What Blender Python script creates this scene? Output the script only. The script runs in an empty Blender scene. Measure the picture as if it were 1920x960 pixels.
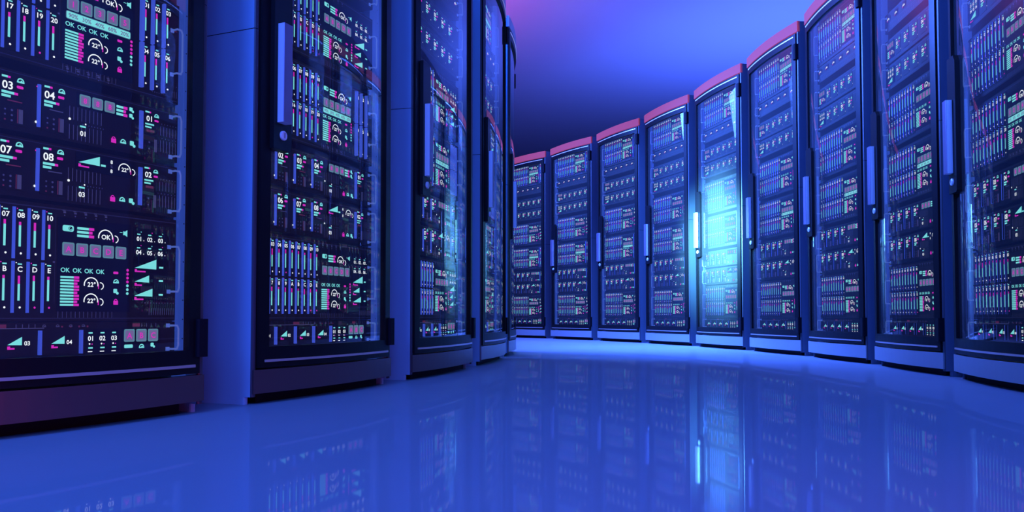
import bpy, math, random
from mathutils import Vector, Matrix
random.seed(7)
C = bpy.context.scene.collection
SC = bpy.context.scene
SC.view_settings.view_transform = 'Standard'
SC.view_settings.look = 'None'
SC.view_settings.exposure = 0
SC.view_settings.gamma = 1

W, H = 0.7424, 2.14          # width and height of one rack
SAG = 0.03                   # how far the rack fronts bow out
DEPTH = 1.0

# ------------------------------------------------------------------ materials
def nodes(name):
    m = bpy.data.materials.new(name); m.use_nodes = True
    nt = m.node_tree; nt.nodes.clear()
    out = nt.nodes.new('ShaderNodeOutputMaterial')
    return m, nt, out

def paint(name, col, rough=0.5, metal=0.0, spec=0.5, noise=0.0, emit=None, estr=0.0, scale=30):
    m, nt, out = nodes(name)
    b = nt.nodes.new('ShaderNodeBsdfPrincipled')
    b.inputs['Base Color'].default_value = (*col, 1)
    b.inputs['Roughness'].default_value = rough
    b.inputs['Metallic'].default_value = metal
    b.inputs['Specular IOR Level'].default_value = spec
    if noise:
        tc = nt.nodes.new('ShaderNodeTexCoord'); nz = nt.nodes.new('ShaderNodeTexNoise')
        nz.inputs['Scale'].default_value = scale; nz.inputs['Detail'].default_value = 4
        nt.links.new(tc.outputs['Object'], nz.inputs['Vector'])
        mr = nt.nodes.new('ShaderNodeMapRange')
        mr.inputs['To Min'].default_value = max(0.02, rough - noise); mr.inputs['To Max'].default_value = min(1, rough + noise)
        nt.links.new(nz.outputs['Fac'], mr.inputs['Value']); nt.links.new(mr.outputs['Result'], b.inputs['Roughness'])
    if emit:
        b.inputs['Emission Color'].default_value = (*emit, 1); b.inputs['Emission Strength'].default_value = estr
        m.cycles.emission_sampling = 'NONE'
    nt.links.new(b.outputs['BSDF'], out.inputs['Surface'])
    return m

def glow(name, col, s=1.0):
    m, nt, out = nodes(name)
    e = nt.nodes.new('ShaderNodeEmission')
    e.inputs['Color'].default_value = (*col, 1); e.inputs['Strength'].default_value = s
    nt.links.new(e.outputs['Emission'], out.inputs['Surface'])
    m.cycles.emission_sampling = 'NONE'
    return m

def glass_mat():
    m, nt, out = nodes('door_glass')
    tr = nt.nodes.new('ShaderNodeBsdfTransparent'); tr.inputs['Color'].default_value = (0.95, 0.96, 1, 1)
    gl = nt.nodes.new('ShaderNodeBsdfGlossy'); gl.inputs['Roughness'].default_value = 0.015
    gl.inputs['Color'].default_value = (1, 1, 1, 1)
    fr = nt.nodes.new('ShaderNodeFresnel'); fr.inputs['IOR'].default_value = 1.5
    mu = nt.nodes.new('ShaderNodeMath'); mu.operation = 'MULTIPLY'; mu.inputs[1].default_value = 1.25; mu.use_clamp = True
    nt.links.new(fr.outputs['Fac'], mu.inputs[0])
    df = nt.nodes.new('ShaderNodeBsdfDiffuse'); df.inputs['Color'].default_value = (0.8, 0.85, 0.95, 1)
    mx0 = nt.nodes.new('ShaderNodeMixShader'); mx0.inputs['Fac'].default_value = 0.031
    nt.links.new(tr.outputs[0], mx0.inputs[1]); nt.links.new(df.outputs[0], mx0.inputs[2])
    mx = nt.nodes.new('ShaderNodeMixShader')
    nt.links.new(mu.outputs[0], mx.inputs['Fac'])
    nt.links.new(mx0.outputs[0], mx.inputs[1]); nt.links.new(gl.outputs[0], mx.inputs[2])
    nt.links.new(mx.outputs[0], out.inputs['Surface'])
    return m

def floor_mat():
    m, nt, out = nodes('polished_floor')
    tc = nt.nodes.new('ShaderNodeTexCoord'); nz = nt.nodes.new('ShaderNodeTexNoise')
    nz.inputs['Scale'].default_value = 0.8; nz.inputs['Detail'].default_value = 3
    nt.links.new(tc.outputs['Object'], nz.inputs['Vector'])
    cr = nt.nodes.new('ShaderNodeValToRGB')
    cr.color_ramp.elements[0].position = 0.3; cr.color_ramp.elements[0].color = (0.31, 0.36, 0.42, 1)
    cr.color_ramp.elements[1].position = 0.7; cr.color_ramp.elements[1].color = (0.35, 0.40, 0.46, 1)
    nt.links.new(nz.outputs['Fac'], cr.inputs['Fac'])
    d = nt.nodes.new('ShaderNodeBsdfDiffuse'); nt.links.new(cr.outputs['Color'], d.inputs['Color'])
    g = nt.nodes.new('ShaderNodeBsdfGlossy'); g.inputs['Roughness'].default_value = 0.03
    g.inputs['Color'].default_value = (0.75, 0.8, 1, 1)
    mx = nt.nodes.new('ShaderNodeMixShader'); mx.inputs['Fac'].default_value = 0.16
    nt.links.new(d.outputs[0], mx.inputs[1]); nt.links.new(g.outputs[0], mx.inputs[2])
    nt.links.new(mx.outputs[0], out.inputs['Surface'])
    return m

M = dict(
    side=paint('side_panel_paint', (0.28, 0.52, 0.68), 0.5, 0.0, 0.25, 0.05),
    side_shaded=paint('shaded_side_paint', (0.13, 0.17, 0.24), 0.5, 0.0, 0.25, 0.05),  # right-row copy of the side paint, shade put into its colour
    post=paint('post_paint', (0.055, 0.062, 0.085), 0.42, 0.0, 0.4, 0.04),
    base_shaded=paint('shaded_base_metal', (0.20, 0.12, 0.12), 0.36, 0.75, 0.5, 0.05),  # left-row copy of the base metal, darkened for the shade there
    black=paint('black_lacquer', (0.008, 0.008, 0.011), 0.42, 0.0, 0.16, 0.04),
    matt=paint('matt_black', (0.006, 0.006, 0.012), 0.7, 0.0, 0.15, 0.04),
    inner=paint('inner_steel', (0.02, 0.022, 0.05), 0.6, 0.0, 0.2),
    base=paint('base_panel_metal', (0.40, 0.41, 0.44), 0.42, 0.35, 0.5, 0.06),
    cornice_red_glow=paint('red_glow_cornice_metal', (0.10, 0.05, 0.045), 0.6, 0.0, 0.06, 0.06, emit=(0.36, 0.05, 0.16), estr=0.85),  # red light falling on the right-row cornices, put in as emission
    cornice=paint('cornice_metal', (0.50, 0.42, 0.50), 0.42, 0.2, 0.5, 0.06),
    silver=paint('silver_trim', (0.5, 0.48, 0.52), 0.3, 0.5, 0.5, emit=(0.5, 0.42, 0.62), estr=0.03),  # slight shine of the trim put in as emission
    silver_glow=paint('glowing_trim', (0.85, 0.82, 0.86), 0.3, 0.4, 0.5, emit=(0.5, 0.45, 0.6), estr=0.22),  # top trim copy, its light put in as stronger emission
    handle=paint('handle_metal', (0.85, 0.87, 0.92), 0.32, 0.15, 0.5),
    handle_shaded=paint('shaded_handle_metal', (0.26, 0.21, 0.30), 0.4, 0.5, 0.4),  # front of the handle, shade put into a darker colour
    rail=paint('rail_blue_glow', (0.14, 0.2, 0.6), 0.45, 0.0, 0.4, emit=(0.03, 0.08, 0.48), estr=0.6),  # blue light on the rails put in as emission
    bracket=paint('bracket_glow_metal', (0.35, 0.42, 0.7), 0.35, 0.3, 0.5, emit=(0.10, 0.2, 0.75), estr=0.5),  # blue light caught by the unit handles, put in as emission
    chassis=paint('chassis_face', (0.022, 0.022, 0.014), 0.5, 0.0, 0.3),
    screen=paint('screen_black', (0.006, 0.006, 0.015), 0.3, 0.0, 0.3),
    plate=paint('blade_face', (0.018, 0.019, 0.013), 0.45, 0.0, 0.3),
    rib=paint('blade_rib_glow', (0.08, 0.12, 0.5), 0.4, 0.0, 0.4, emit=(0.045, 0.09, 0.60), estr=0.85),  # blue light on the ribs put in as emission
    dim=paint('dim_print', (0.12, 0.13, 0.2), 0.5, emit=(0.06, 0.065, 0.15), estr=0.5),
    edge=paint('panel_edge', (0.04, 0.045, 0.07), 0.5, emit=(0.02, 0.022, 0.06), estr=0.4),
    dimred=paint('dim_red_print', (0.2, 0.05, 0.08), 0.5, emit=(0.14, 0.02, 0.05), estr=0.5),
    cyan=glow('cyan_light', (0.21, 0.80, 0.77), 1.0),
    mag=glow('magenta_light', (0.74, 0.025, 0.53), 0.95),
    white=glow('white_light', (0.92, 0.98, 1.0), 1.1),
    key=glow('key_grey', (0.10, 0.24, 0.31), 1.0),
    keyin=glow('key_violet', (0.16, 0.13, 0.30), 1.0),
    glass=glass_mat(),
)

# ------------------------------------------------------------------ mesh builder
def bow(x):
    t = (x - W / 2) / (W / 2)
    return -SAG * (1 - t * t)

class MB:
    def __init__(s): s.v = []; s.f = []; s.m = []; s.mats = []
    def mi(s, k):
        if k not in s.mats: s.mats.append(k)
        return s.mats.index(k)
    def add(s, vs, fs, k):
        o = len(s.v); s.v += vs; i = s.mi(k)
        for f in fs: s.f.append([o + a for a in f]); s.m.append(i)
    def box(s, x0, x1, y0, y1, z0, z1, k):
        vs = [(x, y, z) for z in (z0, z1) for y in (y0, y1) for x in (x0, x1)]
        s.add(vs, [(0, 2, 3, 1), (4, 5, 7, 6), (0, 1, 5, 4), (2, 6, 7, 3), (0, 4, 6, 2), (1, 3, 7, 5)], k)
    def bevbox(s, x0, x1, y0, y1, z0, z1, k, b=0.004, n=1, kf=None, kr=None):
        # upright box whose four vertical edges are rounded off
        pts = []
        for cx, cy, a0 in ((x0 + b, y0 + b, 180), (x1 - b, y0 + b, 270), (x1 - b, y1 - b, 0), (x0 + b, y1 - b, 90)):
            for i in range(n + 1):
                a = math.radians(a0 + 90 * i / n); pts.append((cx + b * math.cos(a), cy + b * math.sin(a)))
        N = len(pts)
        vs = [(x, y, z0) for x, y in pts] + [(x, y, z1) for x, y in pts]
        fs = [(i, (i + 1) % N, N + (i + 1) % N, N + i) for i in range(N)] + [tuple(range(N - 1, -1, -1)), tuple(range(N, 2 * N))]
        o = len(s.m); s.add(vs, fs, k)
        if kf:
            for i in range(0, 2 * n + 1): s.m[o + i] = s.mi(kf)       # front face and its rounded edges
        if kr:
            for i in range(n + 1, 2 * n + 2): s.m[o + i] = s.mi(kr)   # right-hand face
    def bowbox(s, x0, x1, y0, y1, z0, z1, k, n=14, flatback=False):
        # a slab that follows the bowed front of the rack
        vs = []; fs = []
        for i in range(n + 1):
            x = x0 + (x1 - x0) * i / n; b = bow(x)
            yb = y1 if flatback else y1 + b
            vs += [(x, y0 + b, z0), (x, yb, z0), (x, yb, z1), (x, y0 + b, z1)]
        for i in range(n):
            a = 4 * i; c = a + 4
            fs += [(a, c, c + 3, a + 3), (a + 1, a + 2, c + 2, c + 1), (a + 3, c + 3, c + 2, a + 2), (a, a + 1, c + 1, c)]
        fs += [(0, 3, 2, 1), (4 * n, 4 * n + 1, 4 * n + 2, 4 * n + 3)]
        s.add(vs, fs, k)
    def bowsheet(s, x0, x1, y, z0, z1, k, n=24):
        vs = []; fs = []
        for i in range(n + 1):
            x = x0 + (x1 - x0) * i / n
            vs += [(x, y + bow(x), z0), (x, y + bow(x), z1)]
        for i in range(n): fs.append((2 * i, 2 * i + 2, 2 * i + 3, 2 * i + 1))
        s.add(vs, fs, k)
    # flat marks facing the aisle
    def poly(s, pts, y, k): s.add([(x, y, z) for x, z in pts], [tuple(range(len(pts)))], k)
    def rect(s, x0, x1, z0, z1, y, k): s.poly([(x0, z0), (x1, z0), (x1, z1), (x0, z1)], y, k)
    def rrect(s, x0, x1, z0, z1, y, k, r=0.003):
        pts = []
        for cx, cz, a0 in ((x1 - r, z0 + r, 270), (x1 - r, z1 - r, 0), (x0 + r, z1 - r, 90), (x0 + r, z0 + r, 180)):
            for i in range(4):
                a = math.radians(a0 + 30 * i); pts.append((cx + r * math.cos(a), cz + r * math.sin(a)))
        s.poly(pts, y, k)
    def disc(s, cx, cz, r, y, k, n=10):
        s.poly([(cx + r * math.cos(2 * math.pi * i / n), cz + r * math.sin(2 * math.pi * i / n)) for i in range(n)], y, k)
    def arc(s, cx, cz, r, w, a0, a1, y, k, n=16):
        vs = []; fs = []
        for i in range(n + 1):
            a = math.radians(a0 + (a1 - a0) * i / n)
            vs += [(cx + r * math.cos(a), y, cz + r * math.sin(a)), (cx + (r - w) * math.cos(a), y, cz + (r - w) * math.sin(a))]
        for i in range(n): fs.append((2 * i, 2 * i + 1, 2 * i + 3, 2 * i + 2))
        s.add(vs, fs, k)
    def tube(s, pts, r, k, n=8):
        vs = []; fs = []; P = [Vector(p) for p in pts]
        for i, p in enumerate(P):
            d = ((P[min(i + 1, len(P) - 1)] - P[max(i - 1, 0)])).normalized()
            u = d.orthogonal().normalized() if i == 0 else (u - d * u.dot(d)).normalized()
            w = d.cross(u)
            for j in range(n):
                a = 2 * math.pi * j / n; q = p + r * (math.cos(a) * u + math.sin(a) * w); vs.append(tuple(q))
        for i in range(len(P) - 1):
            for j in range(n):
                fs.append((i * n + j, i * n + (j + 1) % n, (i + 1) * n + (j + 1) % n, (i + 1) * n + j))
        fs += [tuple(range(n - 1, -1, -1)), tuple(range((len(P) - 1) * n, len(P) * n))]
        s.add(vs, fs, k)
    def text(s, t, cx, cz, size, y, k, align='C'):
        vs, fs, w = glyphs(t)
        ox = cx - w * size / 2 if align == 'C' else cx
        s.add([(ox + a * size, y, cz + (b - 0.36) * size) for a, b in vs], fs, k)
    def mesh(s, name, smooth=False):
        me = bpy.data.meshes.new(name); me.from_pydata(s.v, [], s.f)
        for k in s.mats: me.materials.append(M[k])
        me.polygons.foreach_set('material_index', s.m)
        if smooth: me.polygons.foreach_set('use_smooth', [True] * len(s.f))
        me.update(); return me

_G = {}
def glyphs(t):
    if t in _G: return _G[t]
    cu = bpy.data.curves.new('t', 'FONT'); cu.body = t; cu.size = 1; cu.resolution_u = 3; cu.offset = 0.018; cu.fill_mode = 'FRONT'
    ob = bpy.data.objects.new('t', cu); C.objects.link(ob)
    dg = bpy.context.evaluated_depsgraph_get(); dg.update()
    me = ob.evaluated_get(dg).to_mesh()
    vs = [(v.co.x, v.co.y) for v in me.vertices]; fs = [tuple(p.vertices) for p in me.polygons]
    x0 = min(v[0] for v in vs); vs = [(a - x0, b) for a, b in vs]; w = max(v[0] for v in vs)
    bpy.data.objects.remove(ob); bpy.data.curves.remove(cu)
    _G[t] = (vs, fs, w); return _G[t]

def obj(name, mb, parent=None, smooth=False):
    o = bpy.data.objects.new(name, mb.mesh(name, smooth)); C.objects.link(o)
    if parent: o.parent = parent
    return o
def empty(name):
    o = bpy.data.objects.new(name, None); C.objects.link(o); o.empty_display_size = 0.1; return o
def tag(o, label, cat, group=None):
    o['label'] = label; o['category'] = cat
    if group: o['group'] = group
def clone(o, parent=None):
    c = o.copy(); C.objects.link(c); c.parent = parent
    for k in ('label', 'category', 'group'):
        if parent is None and k in c: del c[k]
    for ch in list(o.children): clone(ch, c)
    return c

# ------------------------------------------------------------------ the rack cabinet
def make_rack():
    r = empty('server_rack')
    for x0, x1 in ((0.0, 0.018), (W - 0.018, W)):
        b = MB()
        b.bevbox(x0, x1, 0.004, DEPTH, 0.022, 1.07, 'side', 0.006, 2, 'post')
        b.bevbox(x0 + .0005, x1 - .0005, 0.0045, DEPTH - .0005, 1.07, 1.0725, 'matt', 0.006, 2)
        b.bevbox(x0, x1, 0.004, DEPTH, 1.0725, H, 'side', 0.006, 2, 'post')
        b.bevbox(x0 + .001, x1 - .001, 0.03, DEPTH - .005, 0.0, 0.022, 'side', 0.006, 2)
        obj('side_panel', b, r)
    b = MB(); b.box(.018, W - .018, DEPTH - .015, DEPTH, 0.03, H - .012, 'inner'); obj('back_panel', b, r)
    b = MB(); b.box(.018, W - .018, 0.02, DEPTH, H - .012, H - .001, 'inner'); obj('roof_panel', b, r)
    b = MB(); b.box(.018, W - .018, 0.02, DEPTH - .015, .031, .045, 'inner'); obj('floor_panel', b, r)
    b = MB(); b.bevbox(.05, .692, 0.03, DEPTH - .02, 0.0, .029, 'matt', .004); obj('plinth', b, r)
    b = MB(); b.bowbox(.002, W - .002, 0, .02, .031, .098, 'base', 16, True); obj('base_panel', b, r)
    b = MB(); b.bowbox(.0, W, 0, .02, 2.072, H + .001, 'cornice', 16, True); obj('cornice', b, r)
    for x0, x1 in ((.019, .043), (W - .043, W - .019)):
        b = MB(); b.box(x0, x1, .05, .075, .045, H - .02, 'rail')
        for i in range(40):
            z = .09 + i * .05; b.rect((x0 + x1) / 2 - .0015, (x0 + x1) / 2 + .0015, z, z + .003, .0495, 'inner')
        obj('mounting_rail', b, r)
    # glazed door
    d = MB()
    x0, x1, z0, z1 = .018, W - .018, .103, 2.066
    d.bowbox(x0, .056, 0, .022, z0, z1, 'black', 4)
    d.bowbox(W - .056, x1, 0, .022, z0, z1, 'black', 4)
    d.bowbox(.056, W - .056, 0, .022, z0, .163, 'black', 14)
    d.bowbox(.056, W - .056, 0, .022, 2.008, z1, 'black', 14)
    door = obj('door', d, r)
    b = MB(); b.bowsheet(.052, W - .052, .012, .158, 2.013, 'glass'); obj('glass_pane', b, door, True)
    for z in (.1225, 2.0465):
        b = MB(); b.bowbox(.04, W - .036, -.004, .001, z - .0035, z + .0035, 'silver' if z < 1 else 'silver_glow', 14); obj('trim_strip', b, door)
    # latch plate, handle, lock
    b = MB()
    yb = bow(.10)
    pts = [(.05, .735), (.124, .735), (.131, .742), (.131, 1.250), (.112, 1.275), (.05, 1.275)]
    N = len(pts)
    vs = [(x, yb - .008, z) for x, z in pts] + [(x, yb + .02, z) for x, z in pts]
    b.add(vs, [tuple(range(N)), tuple(range(2 * N - 1, N - 1, -1))] + [(i, N + i, N + (i + 1) % N, (i + 1) % N) for i in range(N)], 'black')
    plate = obj('latch_plate', b, door)
    b = MB(); b.bevbox(.063, .101, yb - .033, yb - .008, .812, 1.102, 'handle', .003, 2, 'handle_shaded'); obj('door_handle', b, door)
    b = MB()
    n = 20
    vs = []
    for (rr, yy) in ((.014, -.008), (.014, -.013), (.011, -.015)):
        vs += [(.090 + rr * math.cos(2 * math.pi * i / n), yb + yy, .778 + rr * math.sin(2 * math.pi * i / n)) for i in range(n)]
    fs = [(k * n + i, k * n + (i + 1) % n, (k + 1) * n + (i + 1) % n, (k + 1) * n + i) for k in range(2) for i in range(n)]
    fs.append(tuple(range(2 * n, 3 * n)))
    b.add(vs, fs, 'handle'); b.rect(.0885, .0915, .770, .786, yb - .0155, 'matt'); obj('lock', b, door)
    for z in (.145, 1.895):
        b = MB(); b.bevbox(W - .034, W - .001, -.016, .012, z, z + .098, 'matt', .004); obj('hinge', b, r)
    return r

# ------------------------------------------------------------------ things in the racks
Y0 = 0.060            # face of the units
def E(i): return Y0 - 0.0008 * i
SL, SR = .0465, W - .0465
def chassis(h, depth, extra=None):
    b = MB(); b.box(SL, SR, Y0, Y0 + depth, 0, h, 'chassis')
    if extra: extra(b)
    return b
def add_handles(r, z0, z1):
    for x, sx in ((.052, 1), (W - .052, -1)):
        b = MB(); q = .009; y = Y0 - .022
        pts = [(x + sx * .016, Y0, z0), (x + sx * .016, y, z0)]
        pts += [(x + sx * .004, y, z0), (x, y, z0 + q), (x, y, z1 - q), (x + sx * .004, y, z1)]
        pts += [(x + sx * .016, y, z1), (x + sx * .016, Y0, z1)]
        b.tube(pts, .0026, 'bracket', 8)
        for z in (z0, z1):
            b.box(x + sx * .016 - .005, x + sx * .016 + .005, Y0 - .003, Y0 - .0002, z - .005, z + .005, 'bracket')
        obj('handle', b, r, True)
def slits(b, x0, x1, n, z0, z1, k='dim', w=.0016):
    for i in range(n):
        x = x0 + (x1 - x0) * i / (n - 1); b.rect(x - w / 2, x + w / 2, z0, z1, E(1), k)
def dots(b, x0, x1, n, z, s=.0022, k='dim'):
    for i in range(n):
        x = x0 + (x1 - x0) * i / (n - 1); b.rect(x - s / 2, x + s / 2, z - s / 2, z + s / 2, E(1), k)
def tiny(b, x, z, i=0):
    b.rect(x - .004, x + .003, z + .004, z + .0062, E(1), 'dim'); b.rect(x - .002, x + .004, z - .001, z + .003, E(1), 'dim')
    b.disc(x + .001, z - .006, .0018, E(1), 'dim', 6)
def cloud(b, x, z, s, y, k='cyan'):
    b.arc(x, z, s, s * .35, 0, 180, y, k, 8); b.rect(x - s * 1.05, x + s * 1.05, z - s * .45, z, y, k)
    b.disc(x + s * .2, z + s * .05, s * .3, y - .0002, k, 6)
def lock_icon(b, x, z, s, y, k='mag'):
    b.rect(x - s, x + s, z - s * 1.3, z + s * .3, y, k); b.arc(x, z + s * .3, s * .75, s * .3, 0, 180, y, k, 8)
def doc_icon(b, x, z, s, y, k='cyan'):
    b.rrect(x - s, x + s * .5, z - s * .6, z + s, y, k, s * .3); b.disc(x + s * .6, z - s * .6, s * .55, y, k, 8)
def wedge(b, x0, x1, z0, z1, y, k='cyan', legend=True):
    b.poly([(x0, z0), (x1, z0 - .001), (x1, z1)], y, k)
    if legend:
        b.rect(x0, x0 + .006, z0 - .010, z0 - .003, y, 'mag'); b.rect(x0 + .006, x0 + .030 * (x1 - x0) / .06, z0 - .010, z0 - .0065, y, 'mag')
def hbars(b, x0, xc, xm, z0, z1, n, y):
    p = (z1 - z0) / n
    for i in range(n):
        z = z0 + p * i
        b.rect(x0, xc, z + p * .18, z + p * .82, y, 'cyan'); e = xm - (.004 if i % 3 == 1 else 0)
        b.rect(xc + .0004, e, z + p * .12, z + p * .88, y, 'mag')
def gauge(b, cx, cz, r, txt, y):
    b.arc(cx, cz, r, r * .14, -10, 190, y, 'white', 18)
    b.text(txt, cx + r * .05, cz + r * .05, r * .82, y - .0004, 'white')
    b.arc(cx + r * 1.25, cz - r * .12, r * .5, r * .12, -75, 95, y, 'white', 8)
    b.rect(cx + r * .95, cx + r * 1.08, cz - r * .5, cz + r * .1, y, 'mag')
def keypad(b, x0, x1, z0, z1, txt, y):
    n = len(txt); p = (x1 - x0) / n
    for i, t in enumerate(txt):
        a = x0 + p * i + p * .06; c = a + p * .88
        b.rrect(a, c, z0, z1, y, 'key', .0035); b.rrect(a + .0035, c - .0035, z0 + .0035, z1 - .0035, y - .0004, 'keyin', .002)
        b.text(t, (a + c) / 2, (z0 + z1) / 2, (z1 - z0) * .62, y - .0008, 'mag')
def led(b, x, z, r=.0023):
    b.disc(x, z, r, E(3), 'mag' if random.random() < .28 else 'white', 8)

def blade_mb(i, row, label, hrow, zr):
    """one slim blade: dark face, raised blue rib, number, level bar, indicator"""
    b = MB(); xr = .353 - .0315 * (9 - i); x = xr + .0150
    b.box(xr - .0035, xr + .0275, Y0 - .0012, Y0 - .0001, zr, zr + hrow, 'plate')
    b.bevbox(xr - .0035, xr + .0028, Y0 - .0060, Y0 - .0012, zr + .001, zr + hrow - .001, 'rib', .0010, 1, None, 'inner')  # right face gets a dark material as the rib's shaded side
    y = Y0 - .0020; top = zr + hrow
    b.rect(x - .005, x + .004, top - .0085, top - .0055, y, 'cyan'); b.disc(x - .008, top - .004, .0014, y, 'mag' if (i + row) % 2 else 'white', 6)
    b.text(label, x, top - .0175, .0158, y, 'white')
    h0 = zr + hrow * .24; h1 = top - .029 - random.random() * .004
    hm = h1 - (h1 - h0) * random.uniform(.12, .36)
    b.rect(x - .0042, x + .0006, h0, hm, y, 'cyan'); b.rect(x - .0042, x + .0006, hm + .0003, h1, y, 'mag')
    b.disc(x + .001, zr + hrow * .11, .0024, y, 'mag' if random.random() < .28 else 'white', 8)
    return b

def make_blade_server(kind, pct, merged=False):
    """kind 'drive': six drives at the right; 'wedge': number display and level wedges"""
    h = .262
    r = empty('blade_server')
    def ext(b):
        b.rect(SL + .003, SR - .003, .252, .2545, E(1), 'edge'); b.rect(SL + .003, SR - .003, .006, .0078, E(1), 'edge')
        for x in (.40, .425, .45, .475, .50): tiny(b, x, .247 if not pct else .012)
        slits(b, .62, .69, 12, .015, .032); dots(b, .60, .69, 12, .045); slits(b, .39, .52, 14, .008, .028, 'dim', .0012)
        b.rect(.376, .381, .04, .24, E(1), 'dim'); b.rect(.670, .690, .19, .192, E(1), 'dimred')
    obj('chassis', chassis(h, .55, ext), r)
    top = [f'{i:02d}' for i in range(1, 11)]
    bot = [f'{i}' for i in range(11, 21)] if pct else list('56789ABCDE')
    for row, labs, zr in ((0, top, .135), (1, bot, .018)):
        if merged: acc = MB()
        for i, t in enumerate(labs):
            b = blade_mb(i, row, t, .113, zr)
            if merged:
                for f, mi in zip(b.f, b.m): acc.f.append([a + len(acc.v) for a in f]); acc.m.append(acc.mi(b.mats[mi]))
                acc.v += b.v
            else: obj('blade', b, r)
        if merged: obj('blade_row', acc, r)
    # control panel
    b = MB(); b.box(.386, .566, Y0 - .0015, Y0 - .0001, .022, .236, 'screen')
    pan = obj('control_panel', b, r)
    y = Y0 - .0024
    b = MB(); b.rrect(.396, .422, .205, .219, y, 'cyan', .004); b.disc(.414, .212, .0048, y - .0004, 'screen', 8); b.arc(.414, .212, .0036, .001, 90, 360, y - .0008, 'cyan', 6); obj('battery_icon', b, pan)
    b = MB(); b.rect(.545, .549, .209, .218, y, 'cyan'); b.poly([(.549, .210), (.556, .205), (.556, .222), (.549, .217)], y, 'cyan'); b.rect(.536, .543, .214, .2155, y, 'cyan'); obj('speaker_icon', b, pan)
    b = MB()
    for x, t in ((.404, 'OK'), (.432, 'OK'), (.460, 'OK'), (.488, 'OK')): b.text(t, x, .117, .0145, y, 'cyan')
    obj('status_text', b, pan)
    b = MB(); b.rrect(.521, .534, .113, .119, y, 'mag', .002); cloud(b, .5285, .094, .007, y); doc_icon(b, .5285, .071, .0065, y); lock_icon(b, .5285, .047, .006, y); obj('status_icon', b, pan)
    b = MB()
    for k in range(7): b.disc(.5585, .067 + k * .0095, .0036, y, 'cyan' if k < 3 else 'mag', 8)
    obj('level_bar', b, pan)
    b = MB(); hbars(b, .430, .458, .471, .193, .219, 3, y); obj('bar_graph', b, pan)
    b = MB(); hbars(b, .393, .424, .437, .034, .104, 10, y); obj('bar_graph', b, pan)
    b = MB(); keypad(b, .394, .556, .150, .180, '12345' if pct else 'ABCDE', y); obj('keypad', b, pan)
    if pct:
        b = MB(); b.rrect(.394, .556, .128, .147, y, 'key', .004)
        b.rrect(.3955, .5545, .1295, .1455, y - .0003, 'cyan', .003)
        for k, t in enumerate(('90%', '30%', '40%', '60%', '20%')): b.text(t, .411 + k * .0322, .1375, .0135, y - .0007, 'keyin')
        obj('percentage_strip', b, pan)
    for cz, t, rr, cx in ((.199, 'OK', .019, .500), (.085, '22°', .018, .466), (.047, '22°', .018, .466)):
        b = MB(); gauge(b, cx, cz, rr, t, y); obj('gauge', b, pan)
    # right section
    y = E(3)
    if kind == 'drive':
        k = 0
        for row, zr in ((0, .135), (1, .018)):
            for i in range(3):
                b = MB(); xr = .583 + i * .0315; x = xr + .016; k += 1
                b.box(xr - .003, xr + .0285 - (.003 if i == 2 else 0), Y0 - .0012, Y0 - .0001, zr, zr + .113, 'plate')
                b.bevbox(xr - .0035, xr + (.006 if i == 0 else .003), Y0 - .012, Y0 - .0012, zr, zr + .113, 'rib', .0012, 1, None, 'inner')
                top = zr + .113; y = Y0 - .002
                b.rect(x - .004, x + .004, top - .0085, top - .0055, y, 'cyan'); b.text(f'{k:02d}', x, top - .0175, .0158, y, 'white')
                h0 = zr + .030; h1 = top - .029; hm = h1 - (h1 - h0) * random.uniform(.2, .4)
                b.rect(x - .0045, x, h0, hm, y, 'cyan'); b.rect(x - .0045, x, hm + .0003, h1, y, 'mag')
                b.disc(x + .001, zr + .014, .0024, y, 'white', 8)
                obj('drive', b, r)
    else:
        b = MB(); b.box(.574, .672, Y0 - .0012, Y0 - .0001, .140, .232, 'screen'); y = Y0 - .002
        for k in range(6):
            x = .588 + (k % 3) * .0305; z = .204 - (k // 3) * .0335
            b.rect(x - .005, x + .004, z + .0095, z + .0125, y, 'cyan'); b.text(f'{k + 1:02d}', x, z, .0150, y, 'white')
            b.disc(x + .006, z + .017, .0014, y, 'mag' if k % 2 else 'cyan', 6); b.disc(x + .0135, z - .004, .0012, y, 'white', 6)
        obj('number_display', b, r)
        for z0, z1, x1 in ((.131, .155, .638), (.097, .114, .618), (.062, .081, .628)):
            b = MB(); b.box(.574, .672, Y0 - .0012, Y0 - .0001, z0 - .014, z1 + .003, 'screen')
            wedge(b, .578, x1, z0, z1, y); b.rect(.646, .658, z0 + .002, z0 + .0065, y, 'cyan'); obj('level_wedge', b, r)
    add_handles(r, .075, .190)
    return r

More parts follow.
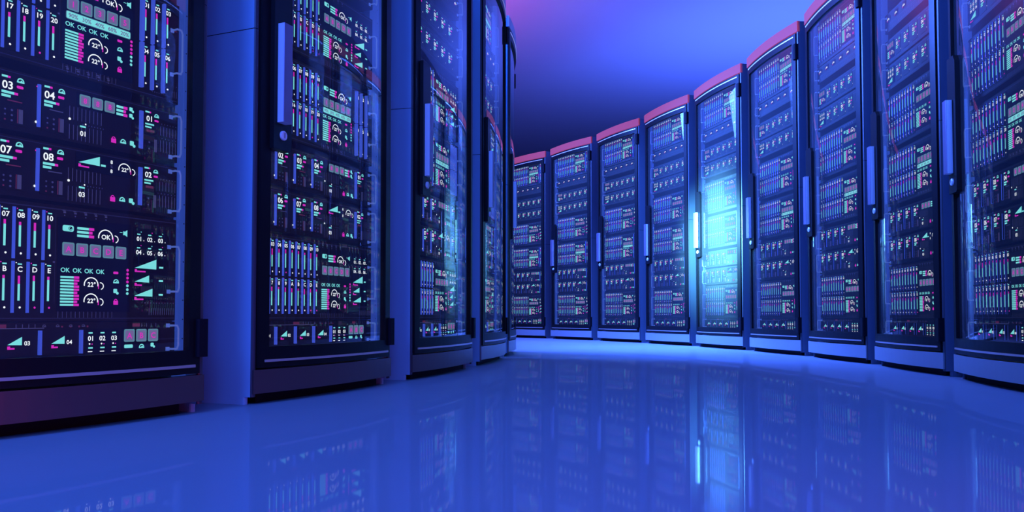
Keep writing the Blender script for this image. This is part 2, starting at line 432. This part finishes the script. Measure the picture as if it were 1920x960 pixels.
def marker(b, x, z, num):
    """one port marker: number, cloud, coloured bars; x is the left edge, z the number's centre"""
    y = E(3)
    b.rect(x, x + .012, z + .0150, z + .0195, y, 'cyan'); b.rect(x + .012, x + .018, z + .0150, z + .0195, y, 'mag')
    b.text(num, x + .012, z, .0235, y, 'white')
    cloud(b, x + .039, z + .013, .0075, y); b.rrect(x + .031, x + .045, z - .003, z + .003, y, 'mag', .002)
    b.rect(x, x + .026, z - .0190, z - .0135, y, 'cyan'); b.rect(x + .026, x + .034, z - .0190, z - .0135, y, 'mag')
    b.rect(x, x + .019, z - .0270, z - .0215, y, 'cyan')
def marker_port(r, x, z, num, rib=True, zl=.012, zh=.115):
    b = MB(); b.box(x - .0045, x + .05, Y0 - .0014, Y0 - .0001, zl, zh, 'plate')
    marker(b, x, z, num)
    if rib: b.bevbox(x - .0155, x - .0075, Y0 - .006, Y0 - .0002, zl + .006, zh - .003, 'rib', .0015, 1, None, 'inner')
    y = E(3)
    b.rect(x + .036, x + .045, zl + .004, zl + .035, y, 'dim'); b.rect(x + .033, x + .035, zl + .004, zl + .035, y, 'dimred')
    for q in range(3): b.disc(x + .008, zl + .008 + q * .011, .0022, y, 'dimred' if q == 0 else 'dim', 6); b.disc(x + .022, zl + .008 + q * .011, .0026, y, 'dim', 6)
    b.rect(x + .012, x + .043, z - .034, z - .0315, y, 'dimred' if int(num) % 2 else 'dim')
    b.disc(x - .017, zl + .016, .0028, y, 'white', 8); b.disc(x - .016, zh - .008, .0018, y, 'mag', 6)
    obj('port', b, r)
def make_switch_lower(kind):
    """four numbered ports and a right-hand module"""
    h = .130; r = empty('network_switch')
    def ext(b):
        b.rect(SL + .003, SR - .003, .124, .1255, E(1), 'edge')
        slits(b, .408, .485, 9, .052, .082); slits(b, .408, .485, 9, .006, .040); dots(b, .44, .49, 8, .045)
        slits(b, .645, .69, 6, .020, .05); slits(b, .645, .69, 6, .062, .085); dots(b, .64, .69, 7, .092); dots(b, .64, .69, 6, .055)
        b.disc(.408, .052, .003, E(2), 'white', 8); b.disc(.446, .047, .002, E(2), 'white', 6)
    obj('chassis', chassis(h, .50, ext), r)
    n0 = 1 if kind == 'keys' else 5
    for i in range(4): marker_port(r, .079 + .09 * i, .095 if kind == 'keys' else .098, f'{n0 + i:02d}')
    b = MB(); y = Y0 - .0022
    b.box(.424, .578, Y0 - .0014, Y0 - .0001, .083, .119, 'screen') if kind == 'keys' else b.box(.424, .578, Y0 - .0014, Y0 - .0001, .080, .122, 'screen')
    if kind == 'keys':
        keypad(b, .428, .520, .088, .115, '888', y); hbars(b, .522, .540, .551, .086, .113, 3, y); doc_icon(b, .562, .108, .006, y); doc_icon(b, .562, .092, .006, y)
    else:
        wedge(b, .430, .482, .098, .119, y); b.rect(.485, .497, .097, .102, y, 'cyan')
        b.text('8', .512, .112, .012, y, 'white'); b.text('%', .512, .101, .009, y, 'dim'); b.text('8', .512, .090, .012, y, 'white')
        gauge(b, .546, .098, .0165, '22°', y)
    obj('control_panel', b, r)
    b = MB(); y = E(3); b.rect(.432, .446, .038, .042, y, 'cyan'); b.text('01' if kind == 'keys' else '03', .439, .024, .016, y, 'white')
    lock_icon(b, .516, .026, .0065, y); cloud(b, .541, .024, .0075, y); doc_icon(b, .566, .024, .0072, y); obj('status_icon', b, r)
    # right-hand port
    b = MB(); b.box(.596, .640, Y0 - .0014, Y0 - .0001, .012, .116, 'plate'); b.bevbox(.583, .594, Y0 - .006, Y0 - .0002, .018, .112, 'rib', .0015, 1, None, 'inner')
    x, z = .600, .098; y = E(3)
    b.rect(x, x + .012, z + .014, z + .018, y, 'cyan'); b.rect(x + .012, x + .016, z + .014, z + .018, y, 'mag'); b.text('01' if kind == 'keys' else '02', x + .011, z, .019, y, 'white')
    cloud(b, x + .032, z + .009, .0065, y); b.rrect(x + .026, x + .038, z - .005, z, y, 'mag', .002)
    b.rect(x, x + .025, z - .0165, z - .0125, y, 'cyan'); b.rect(x, x + .018, z - .024, z - .020, y, 'cyan'); b.rect(x + .004, x + .026, z - .034, z - .028, y, 'dimred')
    b.rect(x + .026, x + .034, .016, .048, y, 'dim'); b.disc(x + .012, .022, .0025, y, 'dim', 6); b.disc(x + .012, .038, .0025, y, 'dim', 6)
    obj('port', b, r)
    add_handles(r, .012, .116)
    return r
def make_switch_upper(kind):
    """cluster at the left and five numbered ports"""
    h = .122; r = empty('network_switch')
    def ext(b):
        b.rect(SL + .003, SR - .003, .114, .1155, E(1), 'edge'); b.rect(SL + .003, SR - .003, .008, .0095, E(1), 'edge')
        dots(b, .10, .64, 40, .019, .0018); b.rect(.09, .64, .103, .1045, E(1), 'dim')
    obj('chassis', chassis(h, .50, ext), r)
    b = MB(); y = Y0 - .0022
    b.box(.066, .158, Y0 - .0014, Y0 - .0001, .020, .106, 'screen')
    if kind == 'keys':
        keypad(b, .072, .150, .072, .100, 'ABC', y); hbars(b, .076, .098, .108, .026, .062, 4, y); gauge(b, .128, .042, .015, '22°', y)
    else:
        for q in range(6):
            b.text(f'{q + 1:02d}', .084 + (q % 3) * .026, .088 - (q // 3) * .022, .016, y, 'white'); b.rect(.078 + (q % 3) * .026, .090 + (q % 3) * .026, .0975 - (q // 3) * .022, .1000 - (q // 3) * .022, y, 'cyan')
        wedge(b, .076, .130, .032, .054, y)
    obj('control_panel', b, r)
    for i in range(5):
        x = .180 + .093 * i
        b = MB(); b.box(x - .006, x + .05, Y0 - .0014, Y0 - .0001, .018, .108, 'plate'); marker(b, x, .072, f'{i + 1 + (5 if kind != "keys" else 0):02d}')
        b.disc(x + .055, .030, .0022, E(3), 'white', 6); obj('port', b, r)
    add_handles(r, .012, .108)
    return r
def make_indicator():
    h = .095; r = empty('indicator_panel')
    def ext(b):
        b.rect(SL + .003, SR - .003, .088, .0895, E(1), 'edge'); dots(b, .09, .66, 44, .036, .003); dots(b, .09, .66, 44, .028, .002); slits(b, .10, .64, 30, .008, .02)
    obj('chassis', chassis(h, .45, ext), r)
    for i in range(7):
        x = .075 + .092 * i; b = MB(); y = E(2)
        b.rect(x - .002, x + .040, .050, .078, y, 'screen'); b.poly([(x, .059), (x + .017, .059), (x + .017, .071)], E(3), 'white'); b.disc(x + .025, .062, .0045, E(3), 'white', 8); b.rect(x, x + .012, .053, .056, E(3), 'mag')
        obj('indicator_light', b, r)
    add_handles(r, .018, .075)
    return r
def make_base_unit():
    h = .076; r = empty('power_panel')
    def ext(b):
        b.rect(.06, .36, .062, .064, E(1), 'dim'); dots(b, .40, .46, 4, .066, .004, 'dimred'); slits(b, .30, .34, 4, .063, .072); slits(b, .60, .64, 4, .063, .072)
        for x in (.36, .39, .42, .45): cloud(b, x, .067, .004, E(1), 'dim')
        b.rect(.25, .28, .064, .072, E(1), 'dimred'); b.rect(.575, .595, .064, .072, E(1), 'dimred')
    obj('chassis', chassis(h, .45, ext), r)
    for i in range(4):
        x = .095 + .0935 * i; b = MB(); y = E(3)
        b.rect(x - .006, x + .062, .006, .058, E(2), 'plate')
        wedge(b, x, x + .030, .028, .045, y); b.text(f'{i + 1:02d}', x + .041, .031, .013, y, 'white')
        b.bevbox(x + .064, x + .070, Y0 - .010, Y0 - .0002, .004, .058, 'rib', .0012, 1, None, 'inner'); obj('level_wedge', b, r)
    b = MB(); b.box(.455, .540, Y0 - .0012, Y0 - .0001, .003, .060, 'screen'); y = Y0 - .002
    for q in range(3):
        x = .467 + .0295 * q
        b.rect(x - .005, x + .005, .049, .0525, y, 'cyan'); b.text(f'{q + 1:02d}', x, .038, .0155, y, 'white'); b.disc(x - .002, .025, .0022, y, 'white', 6); b.disc(x + .004, .0245, .0016, y, 'mag', 6); b.rect(x - .005, x + .006, .014, .0175, y, 'cyan'); b.rect(x - .006, x + .005, .006, .008, y, 'white')
    obj('number_display', b, r)
    b = MB(); b.box(.546, .652, Y0 - .0012, Y0 - .0001, .003, .062, 'screen')
    keypad(b, .550, .648, .027, .058, 'ABC', y); b.rrect(.553, .576, .012, .0205, y, 'cyan', .002); cloud(b, .600, .014, .007, y); doc_icon(b, .631, .017, .006, y)
    obj('keypad', b, r)
    add_handles(r, .006, .066)
    return r

# ------------------------------------------------------------------ rack positions along the two curved rows
RACKS = {  # left front corner, right front corner as seen from the aisle
    'R1': ((-0.086, 9.404), (0.375, 8.822)), 'R2': ((0.433, 8.740), (0.829, 8.112)), 'R3': ((0.879, 8.023), (1.205, 7.357)),
    'R4': ((1.245, 7.264), (1.498, 6.566)), 'R5': ((1.528, 6.469), (1.705, 5.748)), 'R6': ((1.724, 5.649), (1.823, 4.913)),
    'R7': ((1.831, 4.812), (1.851, 4.070)), 'R8': ((1.848, 3.969), (1.788, 3.229)), 'R9': ((1.774, 3.129), (1.636, 2.399)),
    'L1': ((-1.159, 1.381), (-0.801, 2.031)), 'L2': ((-0.726, 2.186), (-0.445, 2.874)), 'L3': ((-0.389, 3.037), (-0.189, 3.752)),
    'L4': ((-0.153, 3.921), (-0.037, 4.654)), 'L5': ((-0.019, 4.825), (0.011, 5.567)),
}
WHICH = {
    'L1': 'the nearest left-row rack', 'L2': 'the second nearest left-row rack', 'L3': 'the third left-row rack', 'L4': 'the fourth left-row rack',
    'L5': 'the farthest visible left-row rack', 'R9': 'the rightmost rack', 'R8': 'the second rack from the right edge', 'R7': 'the third rack from the right edge',
    'R6': 'the rack right of the glowing cyan one', 'R5': 'the glowing cyan rack', 'R4': 'the rack left of the glowing cyan one',
    'R3': 'the second rack left of the glowing one', 'R2': 'the third rack left of the glowing one', 'R1': 'the farthest right-row rack',
}
RLAB = {
    'L1': 'tall black glass-door server rack nearest in the left row, cut by the left edge',
    'L2': 'tall black server rack second in the left row, showing its blue side panel',
    'L3': 'glass-door server rack third in the left row, mirroring the cyan glow',
    'L4': 'narrow-looking server rack fourth in the left row, seen very obliquely',
    'L5': 'thin sliver of server rack ending the left row at the bend',
    'R9': 'large server rack cut off by the right picture edge',
    'R8': 'server rack in the right row, second from the right picture edge',
    'R7': 'server rack in the right row, third from the right picture edge',
    'R6': 'server rack directly right of the glowing cyan rack, bright handle plate',
    'R5': 'server rack washed in bright cyan light in the right row',
    'R4': 'server rack under a pink-glowing cornice directly left of the glowing cyan rack',
    'R3': 'server rack under a pink-glowing cornice, second to the left of the glowing cyan rack',
    'R2': 'server rack under a pink-glowing cornice, third to the left of the glowing cyan rack',
    'R1': 'farthest server rack, half hidden behind the end of the left row',
}
UNITS = [  # key, bottom height, words, category
    ('U1', 1.785, 'topmost blade server with cyan percentage strip in {}', 'server'),
    ('U2', 1.684, 'slim arrow-light panel in {}', 'panel'),
    ('U3', 1.520, 'upper switch with three-key pad in {}', 'network switch'),
    ('U4', 1.388, 'upper switch with six small numbers in {}', 'network switch'),
    ('U5', 1.088, 'middle blade server without percentage strip in {}', 'server'),
    ('U6', 0.803, 'middle blade server with cyan percentage strip in {}', 'server'),
    ('U7', 0.650, 'lower switch with three magenta keys in {}', 'network switch'),
    ('U8', 0.508, 'lower switch with cyan wedge and gauge in {}', 'network switch'),
    ('U9', 0.238, 'lowest blade server in {}', 'server'),
    ('U10', 0.160, 'bottom panel with small cyan wedges in {}', 'panel'),
]
SKIP = {'L1': {'U1', 'U2', 'U3', 'U4'}, 'L2': {'U1', 'U2', 'U3'}, 'L3': {'U1'}, 'R9': {'U1', 'U2', 'U3'}, 'R8': {'U1'}}
FAR = {'R1', 'R2', 'R3', 'L4', 'L5'}

rack0 = make_rack()
P = {'U1': make_blade_server('drive', True), 'U5': make_blade_server('wedge', False), 'U9': None, 'U2': make_indicator(),
     'U3': make_switch_upper('keys'), 'U4': make_switch_upper('digits'), 'U7': make_switch_lower('keys'), 'U8': make_switch_lower('wedge'), 'U10': make_base_unit()}
P['U6'] = P['U1']; P['U9'] = P['U5']
PF = dict(P); PF['U1'] = PF['U6'] = make_blade_server('drive', True, True); PF['U5'] = PF['U9'] = make_blade_server('wedge', False, True)
protos = set([rack0] + [o for o in list(P.values()) + list(PF.values())])
for rk, (a, b) in RACKS.items():
    ang = math.atan2(b[1] - a[1], b[0] - a[0])
    side = 'left' if rk[0] == 'L' else 'right'
    o = clone(rack0); o.location = (a[0], a[1], 0); o.rotation_euler = (0, 0, ang)
    if rk in ('L1', 'L2', 'L3'):
        for ch in o.children:
            if ch.name.startswith('base_panel'):
                if 'shaded_base' not in globals(): shaded_base = ch.data.copy(); shaded_base.materials[0] = M['base_shaded']
                ch.data = shaded_base
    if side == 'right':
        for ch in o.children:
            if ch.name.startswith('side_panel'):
                if 'shaded_sides' not in globals(): shaded_sides = {}
                if ch.data.name not in shaded_sides:
                    shaded_sides[ch.data.name] = ch.data.copy()
                    for q, mm in enumerate(shaded_sides[ch.data.name].materials):
                        if mm == M['side']: shaded_sides[ch.data.name].materials[q] = M['side_shaded']
                ch.data = shaded_sides[ch.data.name]
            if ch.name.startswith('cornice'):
                if 'lit' not in globals(): lit = ch.data.copy(); lit.materials[0] = M['cornice_red_glow']
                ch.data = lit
    tag(o, RLAB[rk], 'server rack', f'server racks of the {side} row')
    for key, z, words, cat in UNITS:
        if key in SKIP.get(rk, ()): continue
        u = clone((PF if rk in FAR else P)[key]); u.location = (a[0], a[1], z); u.rotation_euler = (0, 0, ang)
        grp = {'server': 'blade servers', 'panel': 'slim panels', 'network switch': 'network switches'}[cat]
        tag(u, words.format(WHICH[rk]), cat, f'{grp} in the {side} row of racks')
def purge(o):
    for ch in list(o.children): purge(ch)
    bpy.data.objects.remove(o)
for o in protos: purge(o)

# ------------------------------------------------------------------ the room
M['floor'] = floor_mat()
M['ceil'] = paint('ceiling_paint', (0.62, 0.62, 0.64), 0.8, 0, 0.2, 0.05, scale=3)
M['wall'] = paint('wall_paint', (0.25, 0.25, 0.3), 0.85, 0, 0.2, 0.05, scale=4)
X0, X1, YA, YB, HC = -9.0, 4.6, -3.5, 18.0, 3.5
def struct(name, x0, x1, y0, y1, z0, z1, k):
    b = MB(); b.box(x0, x1, y0, y1, z0, z1, k); o = obj(name, b); o['kind'] = 'structure'; return o
struct('floor', X0, X1, YA, YB, -.1, 0, 'floor')
struct('ceiling', X0, X1, YA, YB, HC, HC + .1, 'ceil')
struct('wall_left', X0 - .1, X0, YA, YB, -.1, HC + .1, 'wall')
struct('wall_right', X1, X1 + .1, YA, YB, -.1, HC + .1, 'wall')
struct('wall_back', X0 - .1, X1 + .1, YB, YB + .1, -.1, HC + .1, 'wall')
struct('wall_front', X0 - .1, X1 + .1, YA - .1, YA, -.1, HC + .1, 'wall')

# ------------------------------------------------------------------ light
def area(name, loc, target, size, col, power, sy=None, spread=180):
    l = bpy.data.lights.new(name, 'AREA'); l.shape = 'RECTANGLE'; l.size = size; l.size_y = sy or size; l.color = col; l.energy = power; l.spread = math.radians(spread)
    o = bpy.data.objects.new(name, l); C.objects.link(o); o.location = loc
    o.rotation_euler = (Vector(target) - Vector(loc)).to_track_quat('-Z', 'Y').to_euler(); return o
def spot(name, loc, target, col, power, ang, blend=1.0, rad=.05):
    l = bpy.data.lights.new(name, 'SPOT'); l.color = col; l.energy = power; l.spot_size = math.radians(ang); l.spot_blend = blend; l.shadow_soft_size = rad
    o = bpy.data.objects.new(name, l); C.objects.link(o); o.location = loc
    o.rotation_euler = (Vector(target) - Vector(loc)).to_track_quat('-Z', 'Y').to_euler(); return o
BLUE = (0.050, 0.155, 1.0)
area('key_light', (-1.9, -1.6, 2.9), (-0.3, 1.2, 0.0), 1.6, BLUE, 185)
area('front_light', (0.45, -2.1, 2.5), (0.2, 3.0, 0.6), 1.5, BLUE, 82)
area('right_row_light', (-0.8, 5.35, 2.75), (1.8, 4.2, 1.1), 1.4, BLUE, 360, 0.7, 110)
area('far_row_fill', (-1.3, 7.4, 2.7), (0.9, 8.0, 0.9), 1.2, BLUE, 150, 0.6, 110)  # added unseen fill, brightens the far right-row racks
area('middle_row_fill', (0.15, 6.1, 2.5), (1.45, 6.3, 0.75), 0.6, (0.05, 0.17, 1.0), 110, 0.6, 100)  # added unseen fill, blue spill onto the racks around the cyan glow
area('ceiling_uplight', (3.1, 8.4, 1.3), (2.9, 8.6, 3.5), 2.0, (0.055, 0.125, 1.0), 225, 3.0)
area('magenta_uplight', (-1.2, 7.2, 2.25), (-1.2, 7.2, 3.5), 0.8, (0.65, 0.08, 0.5), 48, 1.5)
area('low_magenta_fill', (1.3, 0.1, 0.14), (-0.9, 1.8, 0.10), 0.6, (1.0, 0.08, 0.25), 1.9, 0.12, 90)  # added unseen fill, reddens the nearest left base panel
spot('cyan_lamp', (0.80, 5.85, 1.05), (1.62, 6.13, 0.88), (0.17, 0.64, 1.0), 1300, 78, 1.0, .08)
spot('far_floor_light', (0.7, 7.2, 2.6), (0.75, 6.9, 0), (0.07, 0.22, 1.0), 110, 75, 1.0, .2)

w = bpy.data.worlds.new('world'); SC.world = w; w.use_nodes = True
w.node_tree.nodes['Background'].inputs['Color'].default_value = (0.05, 0.1, 0.7, 1); w.node_tree.nodes['Background'].inputs['Strength'].default_value = 0.03

# ------------------------------------------------------------------ camera
cam = bpy.data.cameras.new('camera'); co = bpy.data.objects.new('camera', cam); C.objects.link(co)
cam.sensor_width = 36; cam.lens = 1457.16 / 1920 * 36; cam.shift_y = 64.3 / 1920
co.location = (0, 0, 0.249); co.rotation_euler = (math.pi / 2 + 0.03369, 0, 0)
cam.clip_start = 0.02; cam.clip_end = 100
SC.camera = co
